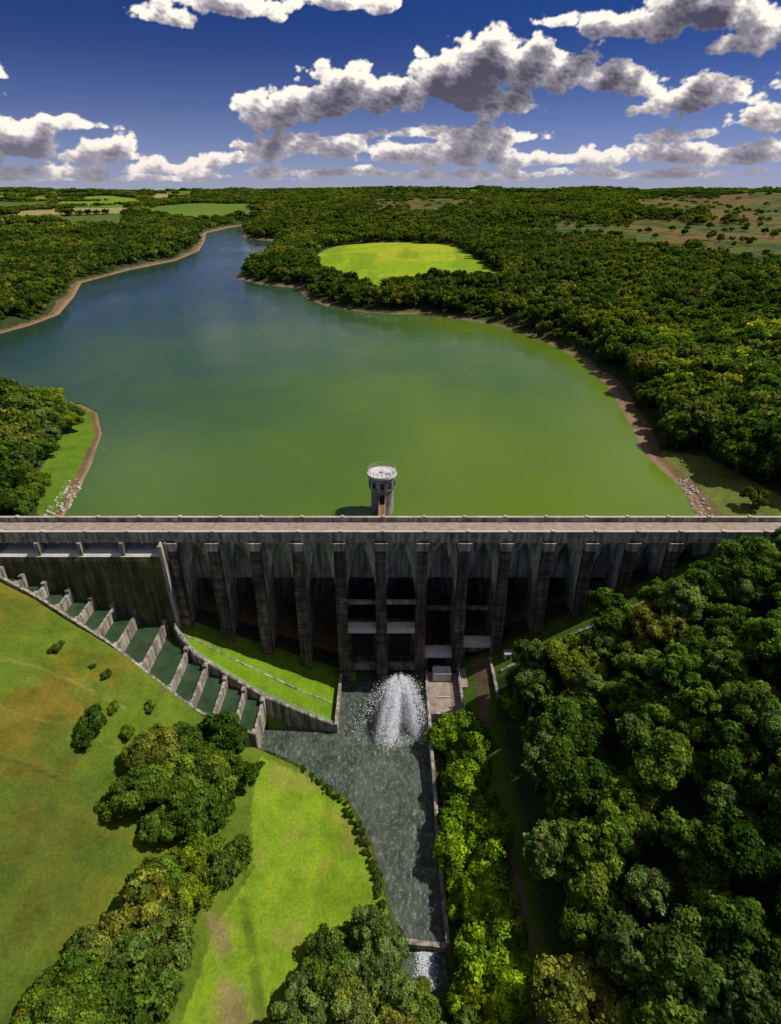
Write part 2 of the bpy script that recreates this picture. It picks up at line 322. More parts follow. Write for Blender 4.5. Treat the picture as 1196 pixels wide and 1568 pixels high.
vv=np.stack([Xf,Yf,Z],1); R=len(ys); idx=np.arange(R*NC).reshape(R,NC)
q=np.stack([idx[:-1,:-1],idx[:-1,1:],idx[1:,1:],idx[1:,:-1]],-1).reshape(-1,4)
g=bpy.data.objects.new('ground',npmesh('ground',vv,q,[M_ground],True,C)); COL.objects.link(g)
# ------------------------------------------------------------------ water sheets
lk=[p for p in LAKE if p[1]>101.9]; lk=[(L0[0]-6,101.78)]+lk+[(L1[0]+6,101.78)]
def trip(name,pts,z,mat,par=None):
    bm=bmesh.new(); vs=[bm.verts.new((x,y,z)) for x,y in pts]; f=bm.faces.new(vs); bmesh.ops.triangulate(bm,faces=[f])
    for f in bm.faces:
        f.normal_update()
        if f.normal.z<0: f.normal_flip()
    me=bpy.data.meshes.new(name); bm.to_mesh(me); bm.free(); me.materials.append(mat); o=bpy.data.objects.new(name,me); COL.objects.link(o); o.parent=par; return o
trip('reservoir_water',lk,WZ,M_lake)
trip('stream_water',[(-11,93.4),(-11,80),(-20,81.6),(-27,80.4),(-28,72),(-17,68.4),(-9.5,63.8),(-5.8,58.6),(-2.8,51),(-1.2,46),(0.4,41.3),(8.9,41.3),(8.4,60),(8.4,93.4)],-38,M_stream)
trip('lower_stream_water',[(-.5,40.8),(1,30),(1,0),(1,-60),(11,-60),(10,0),(9.5,30),(9.2,40.8)],-39.2,M_stream)
# ------------------------------------------------------------------ DAM
dam=empty('buttress_dam')
PX=[-2+8.5*k for k in range(-5,8)]
def Yb(z): return 97.5+0.34*(-z)
def Yfr(z): return 95.3+0.055*z
fr=MB(); web=MB()
for i,x in enumerate(PX):
    zb=float(V(np.array([x]),np.array([94.]))[0])-2.5
    z=-.95; w=1.05; k=0
    while z>zb:
        z2=max(z-2.6,zb); j=random.uniform(-.04,.04)
        ww=w+.012*k
        ya,yb_=Yfr(z)+j,Yfr(z2)+j
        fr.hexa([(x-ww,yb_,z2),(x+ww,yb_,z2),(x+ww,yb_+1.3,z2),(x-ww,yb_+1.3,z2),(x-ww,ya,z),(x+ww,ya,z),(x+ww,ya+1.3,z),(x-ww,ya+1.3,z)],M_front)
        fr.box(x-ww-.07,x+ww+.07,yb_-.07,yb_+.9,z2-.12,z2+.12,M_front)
        z=z2;k+=1
    hw=.82
    web.hexa([(x-hw,Yfr(zb)+1.2,zb),(x+hw,Yfr(zb)+1.2,zb),(x+hw,Yb(zb)+2,zb),(x-hw,Yb(zb)+2,zb),(x-hw,Yfr(-1)+1.2,-.95),(x+hw,Yfr(-1)+1.2,-.95),(x+hw,Yb(-1)+2,-.95),(x-hw,Yb(-1)+2,-.95)],M_conc)
    fr.hexa([(x-1.1,95.0,-3.2),(x+1.1,95.0,-3.2),(x+1.1,96.5,-3.2),(x-1.1,96.5,-3.2),(x-1.45,94.95,-1.3),(x+1.45,94.95,-1.3),(x+1.45,96.5,-1.3),(x-1.45,96.5,-1.3)],M_conc)
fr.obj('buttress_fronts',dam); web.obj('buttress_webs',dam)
# pointed openings between the flared buttress heads
ar=MB()
ends=PX+[66.0]
for a,b in zip(ends[:-1],ends[1:]):
    nS,nT=40,64; zb=min(float(V(np.array([q]),np.array([96.]))[0]) for q in (a,b))-8
    zs=[-.95-(abs(zb)-.95)*(t/nT)**1.3 for t in range(nT+1)]
    k=len(ar.v); mi=ar.mat(M_arch)
    for z in zs:
        d=-z-.95
        for s in range(nS+1):
            u=s/nS; q=math.sin(math.pi*u); tri=1-abs(2*u-1)
            tq=min(1,max(0,(tri-.18)/.82)); ds_=1.5+14.5*(1-tq)**1.45
            o_=min(1,max(0,(d-ds_)/1.5)); open_=o_*o_*(3-2*o_)
            rec=1.3*math.sqrt(tq)*min(1,d/5)+open_*(6.5*q+2.0)
            ar.v.append((a+(b-a)*u,96.6+max(0,Yb(z)-97.5)*(.06+.94*open_)+rec,z))
    for t in range(nT):
        for s in range(nS):
            p=k+t*(nS+1)+s; ar.f.append((p,p+1,p+nS+2,p+nS+1)); ar.m.append(mi)
ar.obj('arch_faces',dam,True)
w=MB()
w.box(-110,110,101.0,101.75,-14,-.95,M_conc)
w.hexa([(66,94.6,-14),(112,94.6,-14),(112,101,-14),(66,101,-14),(66,95.6,-.95),(112,95.6,-.95),(112,101,-.95),(66,101,-.95)],M_conc)
w.hexa([(-112,94.6,-14),(-80,94.6,-14),(-80,101,-14),(-112,101,-14),(-112,95.6,-.95),(-80,95.6,-.95),(-80,101,-.95),(-112,101,-.95)],M_conc)
w.obj('abutments',dam)
sp=MB()
XL,XR=-79.9,-45.8
prof=[(93.6,-30),(93.8,-14),(94.1,-5),(94.3,-4.0),(94.9,-3.55),(96.8,-3.45),(98.2,-3.15),(99.8,-3.3),(101,-5)]
for (y0,z0),(y1,z1) in zip(prof[:-1],prof[1:]):
    sp.poly([(XL,y0,z0),(XR,y0,z0),(XR,y1,z1),(XL,y1,z1)],M_moss if z1<=-3.9 else M_pale)  # broad pale crest ledge added to read as the sunlit strip
sp.obj('spillway_weir',dam)
sq=MB()
for x in np.arange(-79.5,-45,8.5): sq.box(x-.35,x+.35,94.5,101,-5.0,-.95,M_wall)
sq.box(-46.3,-45.5,93.4,101,-30,-.95,M_conc)
sq.obj('spillway_piers',dam)
cr=MB()
cr.box(-118,118,96.0,101.8,-.95,0,M_crest)
cr.box(-118,118,95.45,96.0,-1.35,-.35,M_conc)
cr.box(-118,118,95.6,96.05,-.35,1.0,M_conc); cr.box(-118,118,95.5,96.15,1.0,1.16,M_crest)
cr.box(-118,118,101.4,101.8,0,1.0,M_conc); cr.box(-118,118,101.3,101.9,1.0,1.16,M_crest)
for x in np.arange(-110,112,8.5):
    xx=x-2
    cr.box(xx-.3,xx+.3,95.4,96.2,1.16,1.36,M_crest); cr.box(xx-.3,xx+.3,101.25,101.95,1.16,1.36,M_crest)
for x in np.arange(-116,116,2.125): cr.box(x-.14,x+.14,95.5,96.0,-1.75,-1.35,M_conc)
cr.obj('crest_roadway_and_parapets',dam)
rd=MB(); rd.box(-118,118,96.6,101.0,.0,.04,M_soil); rd.obj('crest_road_surface',dam)
wk=MB()
def bay(i): return PX[i]+1.0,PX[i+1]-1.0
for i,zt,hh_,mt in ((4,-23,1.3,M_pale),(5,-23,1.3,M_pale),(6,-30,1.6,M_pale),(7,-27,1.5,M_pale)):
    a,b=bay(i); wk.box(a,b,94.4,96.6,zt-hh_,zt,mt)
for i in (4,5):
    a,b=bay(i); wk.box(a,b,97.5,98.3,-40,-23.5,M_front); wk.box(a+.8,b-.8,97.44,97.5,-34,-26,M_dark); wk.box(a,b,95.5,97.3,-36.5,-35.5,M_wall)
    wk.box(a,b,95.8,96.5,-17.4,-16.6,M_conc)
for i in (6,7):
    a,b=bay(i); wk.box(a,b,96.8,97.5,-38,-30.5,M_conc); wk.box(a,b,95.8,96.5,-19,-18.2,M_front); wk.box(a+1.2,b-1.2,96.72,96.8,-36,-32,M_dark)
wk.obj('outlet_works',dam)
vl=MB(); vl.cyl((2.5,93.4),.9,.7,-37.5,-35.6,16,M_steel); vl.box(.8,4.4,92.3,94.8,-38.5,-37.2,M_wall); vl.obj('outlet_valve',dam)
# ------------------------------------------------------------------ spillway chute
chute=empty('stepped_spillway_chute'); c=MB(); pw=MB()
bx=[-79,-75.2,-71.2,-66.8,-62.6,-58.4,-54.2,-48.6,-42.6,-38.2,-34,-30,-26.2]
def Vs(x): return -37+.45*(-x-12)
for i in range(len(bx)):
    x=bx[i]; zt=Vs(x)+.15
    yo,yi=float(outer(x)),float(inner(x))
    c.box(x-.28,x+.28,yo,yi-.3,zt-5.5,zt,M_wall); c.box(x-.42,x+.42,yo,yo+1.2,zt-5.5,zt+.55,M_wall)
    c.box(x-.42,x+.42,yi-1.5,yi-.3,zt-5.5,zt+.7,M_wall)
    if i<len(bx)-1:
        x2=bx[i+1]; zw=Vs(x2)-.35
        pts=[(x,outer(x)),(x2,outer(x2)),(x2,inner(x2)),(x,inner(x))]
        pw.poly([(float(a),float(b),zw) for a,b in pts],M_pool)
pw.poly([(-84,92.8,Vs(-79)-.4),(-79,91,Vs(-79)-.4),(-79,94.4,Vs(-79)-.4),(-84,94.4,Vs(-79)-.4)],M_pool)
xs=np.linspace(-84,-26,30); c.wall([(x,float(outer(x)),Vs(x)+.9) for x in xs],.55,7,M_wall)
xs=np.linspace(-46.2,-11.3,20); c.wall([(x,float(inner(x)),Vs(x)+.9+ (0 if x<-14 else .3)) for x in xs],.6,8,M_wall)
c.wall([(-26,72.5,-29.9),(-26.6,76,-33.5)],.5,8,M_wall)
c.obj('chute_walls',chute); pw.obj('pool_water_surfaces',chute)
rw=MB(); rw.wall([(-11.3,79.4,-35.4),(-11.3,93.2,-35.4)],.6,6,M_wall); rw.obj('stilling_pool_west_wall')
rw=MB(); rw.wall([(8.1,93.2,-34.6),(8.1,76,-34.8),(8.2,60,-35.9),(8.5,41,-36.6)],.6,6,M_wall); rw.obj('stilling_pool_east_wall')
ap=MB(); ap.box(8.5,15.0,82,93.5,-38,-35.2,M_soil); ap.box(15.0,15.6,80,94,-38,-33.6,M_wall); ap.box(8.5,15.0,81.4,82,-38,-34.8,M_wall)
ap.box(9.5,13.5,90.8,93.2,-35.2,-33.0,M_pale); ap.box(10,13,86,86.15,-35.2,-34.9,M_pale)
ap.box(22.0,22.6,82,93.5,-40,-30.4,M_wall); ap.box(15.6,22.0,88,93.5,-38,-34.0,M_soil)
ap.obj('valve_yard_apron')
kk=MB(); kk.box(25,26.6,91.2,92.4,-30.2,-27.6,M_pale); kk.box(24.8,26.8,91,92.6,-27.6,-27.4,M_steel); kk.box(25.5,26.1,91.17,91.2,-30,-28.1,M_dark); kk.obj('control_kiosk')
def fence(name,pts,h=1.1,step=1.6,mat=M_steel,r=.035):
    b=MB()
    for a,e in zip(pts[:-1],pts[1:]):
        L=math.dist(a[:2],e[:2]); n=max(1,int(L/step))
        for i in range(n+1):
            t=i/n; x,y,z=[a[j]+(e[j]-a[j])*t for j in range(3)]; b.box(x-r,x+r,y-r,y+r,z-.2,z+h,mat)
        for hh2 in (h,h*.55): b.wall([(a[0],a[1],a[2]+hh2),(e[0],e[1],e[2]+hh2)],r*2,r*2,mat)
    return b.obj(name)
fence('handrail',[(8.1,93,-34.6),(8.1,76,-34.8)]); fence('handrail',[(15.3,93.5,-33.6),(15.3,80,-33.6)])
fence('handrail',[(x,float(inner(x)),Vs(x)+.9) for x in np.linspace(-46,-12,8)])
def Hs(x,y): return float(H(np.array([float(x)]),np.array([float(y)]))[0])
pth=MB(); pts=[(24,88.5),(30,89.5),(38,90.3),(46,90.5),(54,91),(64,92)]
pth.wall([(x,y,Hs(x,y)+.35) for x,y in pts],.7,1.5,M_wall); pth.obj('toe_footpath')
pth=MB(); pts=[(-45,92.2),(-36,90),(-28,88.3),(-20,86.8),(-13,86)]
pth.wall([(x,y,Hs(x,y)+.12) for x,y in pts],.35,1,M_wall); pth.obj('toe_drain_channel')
bw=MB(); bw.wall([(-.2,41.8,-37.75),(9,41.0,-37.75)],.7,3,M_wall); bw.obj('stream_weir')
# ------------------------------------------------------------------ intake tower
tw=empty('intake_tower'); TX,TY=-1.85,111.6
b=MB(); b.cyl((TX,TY),2.55,2.45,-12,2.6,28,M_tower); b.obj('shaft',tw)
b=MB(); b.cyl((TX,TY),2.45,2.95,2.6,3.1,28,M_tower,False); b.cyl((TX,TY),2.95,2.95,3.1,6.2,28,M_tower); b.obj('valve_room',tw)
b=MB(); b.cyl((TX,TY),3.25,3.25,6.2,6.65,28,M_pale); b.cyl((TX,TY),.5,.5,6.65,6.95,12,M_steel); b.box(TX+.8,TX+1.8,TY-1.2,TY-.3,6.65,6.9,M_steel); b.cyl((TX,TY),3.26,3.26,6.1,6.2,28,M_tower,False); b.obj('roof_slab',tw)
b=MB()
for i in range(10):
    a=2*math.pi*(i+.5)/10; cx_,cy_=TX+2.9*math.cos(a),TY+2.9*math.sin(a); t=(-math.sin(a),math.cos(a)); o_=(math.cos(a),math.sin(a))
    def pt(u,v,z): return (cx_+t[0]*u+o_[0]*v,cy_+t[1]*u+o_[1]*v,z)
    b.hexa([pt(-.35,-.2,3.8),pt(.35,-.2,3.8),pt(.35,.07,3.8),pt(-.35,.07,3.8),pt(-.35,-.2,5.2),pt(.35,-.2,5.2),pt(.35,.07,5.2),pt(-.35,.07,5.2)],M_dark)
b.box(TX-.5,TX+.5,TY-2.62,TY-2.4,.05,2.2,M_dark); b.obj('windows_and_door',tw)
b=MB()
for i in range(20):
    a=2*math.pi*i/20; a2=2*math.pi*(i+1)/20; x,y=TX+3.1*math.cos(a),TY+3.1*math.sin(a); x2,y2=TX+3.1*math.cos(a2),TY+3.1*math.sin(a2)
    b.box(x-.04,x+.04,y-.04,y+.04,6.65,7.7,M_steel)
    for z in (7.2,7.7): b.wall([(x,y,z),(x2,y2,z)],.06,.06,M_steel)
b.obj('roof_railing',tw)
fb=MB(); fb.box(TX-.7,TX+.7,101.8,TY-2.4,-.35,-.05,M_rust); fb.box(TX-.75,TX-.62,101.8,TY-2.4,-.6,-.35,M_rust); fb.box(TX+.62,TX+.75,101.8,TY-2.4,-.6,-.35,M_rust)
for s in (-.68,.68):
    for z in (.5,1.05): fb.box(TX+s-.04,TX+s+.04,101.8,TY-2.4,z-.04,z+.04,M_rust)
    for y in np.arange(102,109,1.1): fb.box(TX+s-.04,TX+s+.04,y-.04,y+.04,-.05,1.05,M_rust)
fb.obj('tower_footbridge')
# ------------------------------------------------------------------ spray jet
M_spray,n,o=nt('spray'); d=N(n,'ShaderNodeBsdfDiffuse'); d.inputs[0].default_value=(.85,.87,.9,1); t=N(n,'ShaderNodeBsdfTranslucent'); t.inputs[0].default_value=(.85,.87,.9,1)
ms=N(n,'ShaderNodeMixShader'); ms.inputs[0].default_value=.5; n.links.new(d.outputs[0],ms.inputs[1]); n.links.new(t.outputs[0],ms.inputs[2]); n.links.new(ms.outputs[0],o.inputs[0])
def quads_from(pos,nrm,size,asp=1.0):
    n_=len(pos); r=rng.normal(size=(n_,3)); t=np.cross(nrm,r); t/=np.linalg.norm(t,axis=1)[:,None]+1e-9; b_=np.cross(nrm,t); b_/=np.linalg.norm(b_,axis=1)[:,None]+1e-9
    s=size[:,None]*.5
    v=np.stack([pos-t*s*asp-b_*s*.4,pos+t*s*.3-b_*s,pos+t*s*asp+b_*s*.4,pos-t*s*.3+b_*s],1).reshape(-1,3)
    return v,np.arange(n_*4).reshape(-1,4)
nd=90000
az=rng.normal(.05,.23,nd); az=np.where(rng.random(nd)<.78,np.round(az*6)/6+rng.normal(0,.038,nd),az)
reach=18.0*(.60+.40*np.abs(np.cos(az*6.3+.5)))*(rng.random(nd)*.22+.8); tpar=rng.random(nd)**.75
px_=2.3+np.sin(az-.14)*reach*tpar; py_=92.8-np.cos(az)*reach*tpar
arc=4*5.0*tpar*(1-tpar)*(.75+.3*rng.random(nd))
pz_=-36.4+arc-1.7*tpar+rng.normal(0,.12+.35*tpar,nd)
pos=np.stack([px_+rng.normal(0,.08+.3*tpar,nd),py_+rng.normal(0,.2,nd),np.maximum(pz_,-37.95)],1)
nf=2500; a=rng.random(nf)*6.28; rr=np.sqrt(rng.random(nf)); fp=np.stack([1.0+rr*np.cos(a)*5.2,79.3+rr*np.sin(a)*3.6,np.full(nf,-37.9)],1)
pos=np.concatenate([pos,fp]); nr=rng.normal(size=pos.shape)+np.array([0,0,.8]); nr/=np.linalg.norm(nr,axis=1)[:,None]
v,f=quads_from(pos,nr,rng.random(len(pos))**3*.24+.05)
o=bpy.data.objects.new('valve_water_jet',npmesh('valve_water_jet',v,f,[M_spray])); COL.objects.link(o)
nf=2600; fx=rng.normal(5.2,.7,nf); fp=np.stack([fx,40.7-rng.random(nf)**1.6*4.5,-39.12+rng.random(nf)*.15],1); nr=rng.normal(size=fp.shape)+np.array([0,0,1.5]); nr/=np.linalg.norm(nr,axis=1)[:,None]
v,f=quads_from(fp,nr,rng.random(nf)**2*.22+.05); o=bpy.data.objects.new('weir_white_water',npmesh('weir_white_water',v,f,[M_spray])); COL.objects.link(o)
# ------------------------------------------------------------------ trees
def icos():
    bm=bmesh.new(); bmesh.ops.create_icosphere(bm,subdivisions=1,radius=1); V_=np.array([v.co[:] for v in bm.verts]); F_=np.array([[v.index for v in f.verts] for f in bm.faces]); bm.free(); return V_,F_
IV,IF=icos()
def tree_mesh(name,seed,nl,nleaf,ls,leafmat,R=4.6,Ht=9.5,low=.25,trunk=True,lr=(.26,.42),hk=1.0):
    r=np.random.default_rng(seed)
    d=r.normal(size=(nl,3)); d[:,2]=np.abs(d[:,2])*1.1-low; d/=np.linalg.norm(d,axis=1)[:,None]
    hz=Ht*.40*hk; zc=Ht-hz-R*.18
    sq=1+.22*r.normal(size=3)*np.array([1,1,.3])
    rad=R*(lr[0]+(lr[1]-lr[0])*r.random(nl)**1.3); k=r.uniform(.45,.92,nl)
    cen=d*np.array([R*sq[0],R*sq[1],hz])*k[:,None]; cen[:,2]+=zc
    bright=r.uniform(.6,1.4,nl)
    w=rad**2; li=r.choice(nl,nleaf,p=w/w.sum())
    dd=r.normal(size=(nleaf,3)); dd/=np.linalg.norm(dd,axis=1)[:,None]
    out=cen[li]-np.array([0,0,zc-hz*.3]); out/=np.linalg.norm(out,axis=1)[:,None]+1e-9
    fl=(dd*out).sum(1)<-.25; dd[fl]*=-1
    shell=.82+.28*r.random(nleaf)**1.5
    pos=cen[li]+dd*(rad[li]*shell)[:,None]*np.array([1,1,.82])
    ins=np.zeros(nleaf,bool)
    for j in range(nl):
        dj=np.linalg.norm((pos-cen[j])/np.array([1,1,.82]),axis=1); ins|=(dj<rad[j]*.72)&(li!=j)
    keep=~ins; pos,dd,li=pos[keep],dd[keep],li[keep]; n_=len(pos)
    # leaf sprays: push small clusters in and out of each limb mass
    cl=np.floor(pos/(ls*2.6)).astype(int); hsh=TAB[(cl[:,0]*7+cl[:,2]*13)&255,(cl[:,1]*11+cl[:,2]*5)&255]
    pos=pos+dd*((hsh-.5)*ls*1.9)[:,None]
    nr=dd+r.normal(size=(n_,3))*.5; nr/=np.linalg.norm(nr,axis=1)[:,None]
    v,f=quads_from(pos,nr,ls*r.uniform(.6,1.4,n_))
    up=np.clip((dd[:,2]+.6)/1.4,.0,1); cb=bright[li]*r.uniform(.7,1.3,n_)*(.62+.75*hsh)*(.75+.4*up)  # shading put into leaf colour: tops lightened, sunken clusters darkened
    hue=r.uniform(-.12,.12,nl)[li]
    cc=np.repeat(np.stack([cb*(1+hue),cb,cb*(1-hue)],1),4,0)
    tv=[];tf=[];tc=[]; base=len(v)
    for j in range(nl):
        q_=IV*(rad[j]*.80)*np.array([1,1,.82])*(1+.12*r.normal(size=(len(IV),1)))+cen[j]
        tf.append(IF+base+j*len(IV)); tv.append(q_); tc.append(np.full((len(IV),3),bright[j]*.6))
    V_=np.concatenate([v]+tv); Cc=np.concatenate([cc]+tc)
    b=MB()
    if trunk:
        b.cyl((0,0),.42,.26,-.8,zc*.8,9,M_bark)
        for j in r.choice(nl,6,replace=False):
            e=cen[j]; b.cyl((0,0),.17,.06,zc*.45,e[2],6,M_bark,False,c2=(e[0],e[1]))
    me=bpy.data.meshes.new(name)
    faces=[tuple(x) for x in f.tolist()]+[tuple(x) for t_ in tf for x in t_.tolist()]
    nb=len(V_); nfl=len(faces)
    vv_=V_.tolist()+b.v; faces+= [tuple(nb+i for i in x) for x in b.f]
    me.from_pydata(vv_,[],faces); me.materials.append(leafmat); me.materials.append(M_bark)
    me.polygons.foreach_set('material_index',[0]*nfl+[1]*len(b.f))
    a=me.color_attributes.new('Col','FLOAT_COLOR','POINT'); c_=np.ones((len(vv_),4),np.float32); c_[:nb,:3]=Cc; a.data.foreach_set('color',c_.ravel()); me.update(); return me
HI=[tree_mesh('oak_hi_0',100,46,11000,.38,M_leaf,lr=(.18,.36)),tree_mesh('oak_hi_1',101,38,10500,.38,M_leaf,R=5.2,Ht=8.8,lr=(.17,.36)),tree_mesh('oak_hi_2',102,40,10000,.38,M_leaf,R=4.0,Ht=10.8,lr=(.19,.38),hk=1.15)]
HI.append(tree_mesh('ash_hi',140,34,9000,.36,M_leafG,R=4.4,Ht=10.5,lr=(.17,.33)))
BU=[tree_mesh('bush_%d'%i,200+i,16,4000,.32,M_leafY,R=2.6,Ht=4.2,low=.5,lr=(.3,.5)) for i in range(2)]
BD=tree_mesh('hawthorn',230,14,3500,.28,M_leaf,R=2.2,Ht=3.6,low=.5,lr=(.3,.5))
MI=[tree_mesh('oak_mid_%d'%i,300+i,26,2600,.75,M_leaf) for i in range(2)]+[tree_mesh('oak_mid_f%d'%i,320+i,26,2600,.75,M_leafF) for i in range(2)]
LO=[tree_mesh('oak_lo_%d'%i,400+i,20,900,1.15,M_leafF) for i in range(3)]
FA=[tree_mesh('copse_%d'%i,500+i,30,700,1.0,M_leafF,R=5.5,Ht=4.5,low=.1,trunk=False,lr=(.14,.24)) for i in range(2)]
def instancer(name,mesh,X,Y,sc,zoff=-.3,zs=None):
    n_=len(X)
    if n_==0: return
    Zt=(H(np.asarray(X),np.asarray(Y)) if zs is None else zs)+zoff*np.asarray(sc)
    r_=rng.random(n_)*6.283; s=np.asarray(sc)*.5
    v=[]
    for k in range(4):
        a=r_+math.pi/4+k*math.pi/2; v.append(np.stack([X+np.cos(a)*s*1.41421,Y+np.sin(a)*s*1.41421,Zt],1))
    v=np.stack(v,1).reshape(-1,3); me=npmesh(name,v,np.arange(n_*4).reshape(-1,4),[])
    o=bpy.data.objects.new(name,me); COL.objects.link(o)
    ch=bpy.data.objects.new('tree',mesh); COL.objects.link(ch); ch.parent=o
    o.instance_type='FACES'; o.use_instance_faces_scale=True; o.show_instancer_for_render=False; o.show_instancer_for_viewport=False
def pois(poly,spc,tries=6000):
    xs=[p[0] for p in poly]; yb=[p[1] for p in poly]; n_=tries
    X=rng.uniform(min(xs),max(xs),n_); Y=rng.uniform(min(yb),max(yb),n_); k=inside(poly,X,Y); X,Y=X[k],Y[k]; out=[]
    for x,y in zip(X,Y):
        if all((x-a)**2+(y-b)**2>spc*spc for a,b in out): out.append((x,y))
    return np.array(out)
def spread(name,pts,meshes,s0,s1):
    k=rng.integers(0,len(meshes),len(pts))
    for i,m in enumerate(meshes):
        p=pts[k==i]
        if len(p): instancer(name,m,p[:,0],p[:,1],rng.uniform(s0,s1,len(p)))
P1=pois(RFOREST,5.4); P1=P1[(P1[:,1]>5)&(P1[:,0]<130)&(P1[:,1]<92.0)&(P1[:,0]>np.interp(P1[:,1],[50,75],[20.3,22.8]))]
spread('valley_woodland',P1,HI,.8,1.25)
P1b=pois(RFOREST,4.0,3000); P1b=P1b[(P1b[:,1]>20)&(P1b[:,0]<100)&(P1b[:,1]<90)]; P1b=P1b[(rng.random(len(P1b))<.25)&(P1b[:,0]>20.5)]
spread('woodland_understorey',P1b,[BU[0],BD],.9,1.5)
P2=pois(HEDGE,2.3); P2=P2[(P2[:,0]>10.2)&(P2[:,0]<17.5)]; spread('riverside_scrub',P2,[BU[0],BU[1]],.8,1.45)
Xs=[];Ys=[];Sp=[]
y=105.0
while y<6500:
    s=5.6 if y<250 else 6.8 if y<600 else 10.5 if y<1200 else 18 if y<2500 else 34
    hw=.74*y+70; n_=int(2*hw/s); x=np.linspace(-hw,hw,n_)+rng.uniform(-.45,.45,n_)*s
    Xs.append(x); Ys.append(y+rng.uniform(-.45,.45,n_)*s); Sp.append(np.full(n_,s)); y+=s
X=np.concatenate(Xs);Y=np.concatenate(Ys);SPc=np.concatenate(Sp)
zt,sd=H0(X,Y)
ok=(sd>shorew(X,Y)+2.2)&(sdist(BRIGHT,X,Y)>3)
for pl,_ in FARM: ok&=~inside(pl,X,Y)
fc,hh=farcell(X,Y); ok&=~(fc&(sd>60))
hmT=heathmask(X,Y); ok&=~(rng.random(len(X))<hmT*.94)
ok&=~inside(LBANK,X,Y)|(rng.random(len(X))<.02)
ok&=~(inside(RSCR,X,Y)&(rng.random(len(X))<.7))
ok&=(Y>108)
X,Y,SPc,zt,sd,hmT=X[ok],Y[ok],SPc[ok],zt[ok],sd[ok],hmT[ok]
small=inside(RSCR,X,Y)|(sd<9)|(hmT>.5)
sc=rng.uniform(.7,1.2,len(X))*np.where(small,.62,1)*(.75+.5*fbm(X/60,Y/60,2,41))
def put(mask,meshes,name,mul=1.0,zo=-.3):
    i=np.where(mask)[0]; k=rng.integers(0,len(meshes),len(i))
    for j,m in enumerate(meshes):
        q_=i[k==j]
        if len(q_): instancer(name,m,X[q_],Y[q_],sc[q_]*mul,zs=zt[q_],zoff=zo)
put((Y<230),MI,'lakeside_woodland'); put((Y>=230)&(Y<600),LO,'hillside_woodland'); put((Y>=600)&(Y<1200),LO[:2],'hillside_woodland',1.3,-1.2)
sc=sc*SPc/9.0
put((Y>=1200),FA,'distant_woodland',1.0,-.2)
def tree_obj(name,mesh,px,py,s,off=4.0):
    (x,y),=survey([(px,py)],off); o=bpy.data.objects.new(name,mesh); COL.objects.link(o); o.location=(x,y,Hs(x,y)-.3); o.scale=(s,s,s*random.uniform(.9,1.1)); o.rotation_euler=(0,0,random.uniform(0,6.28)); return o
T=[(235,1150,.62),(290,1140,.7),(345,1135,.68),(265,1195,.75),(325,1190,.8),(362,1185,.6),(215,1215,.6),(285,1245,.68),(335,1245,.62),(240,1255,.5),
 (300,1315,.62),(350,1330,.6),(235,1350,.62),(285,1370,.7),(215,1400,.68),(255,1435,.62),(150,1455,.6),(200,1475,.72),(110,1510,.62),(165,1530,.66),(245,1510,.55),(60,1545,.55),(120,1580,.7),(210,1570,.6),
 (510,1450,.62),(565,1430,.62),(605,1455,.5),(500,1510,.66),(555,1500,.68),(610,1520,.6),(660,1545,.55),(480,1570,.6),(540,1580,.66),(600,1590,.6),(720,1560,.5),
 (462,1520,.6),(640,1505,.45),(690,1585,.6),(575,1480,.7),(525,1530,.7),(635,1560,.6),(440,1575,.6),(160,1500,.6),(90,1555,.6)]
for i,(a,b_,s) in enumerate(T):
    oak=i<24 or i>41
    tree_obj('oak_tree' if oak else 'willow_tree', HI[i%3] if oak else (HI[3] if i%3 else HI[1]),a,b_,s*random.uniform(1.1,1.4))
for a,b_,s in [(86,990,.55),(162,1030,.45),(140,1016,.28),(228,1080,.5),(140,1112,1.15),(172,1082,.5),(178,1240,1.0),(128,1132,.8),(196,1120,.6),(395,1170,.45)]:
    tree_obj('hawthorn_bush',BD,a,b_,s,1.2)
hp=[]
bank=[(-25.8,73),(-16.2,68.9),(-9,64.2),(-5.4,59),(-2.4,51.6),(-.9,46)]
for a,b_ in zip(bank[:-1],bank[1:]):
    L=math.dist(a,b_)
    for t in np.arange(0,1,.45/L): hp.append((a[0]+(b_[0]-a[0])*t-.3+rng.normal()*.4,a[1]+(b_[1]-a[1])*t-.3+rng.normal()*.4))
hp=np.array(hp); instancer('bank_vegetation',BD,hp[:,0],hp[:,1],rng.uniform(.08,.28,len(hp)))
P3=pois(LTREE,5.0); P3=P3[(P3[:,1]>104)]
zz,sdd=H0(P3[:,0],P3[:,1]); P3=P3[sdd>5]
spread('lakeside_woodland',P3,[HI[0],HI[3],HI[1]],.6,.9)
RX=np.concatenate([rng.uniform(-82,-64,900),rng.uniform(55,78,900)]); RY=rng.uniform(102,128,1800); _,rs=H0(RX,RY)
sel=(rs>-1)&(rs<4.5); RX,RY=RX[sel],RY[sel]; rz=H(RX,RY); rv=[];rf=[];c0=0
for x,y,z in zip(RX,RY,rz):
    s=rng.random()**2*.45+.10; q_=IV*s*rng.uniform(.6,1.2,3)+rng.normal(size=IV.shape)*s*.1+np.array([x,y,z]); rv.append(q_); rf.append(IF+c0); c0+=len(IV)
o=bpy.data.objects.new('shoreline_rocks',npmesh('shoreline_rocks',np.concatenate(rv),np.concatenate(rf),[M_crest])); COL.objects.link(o)
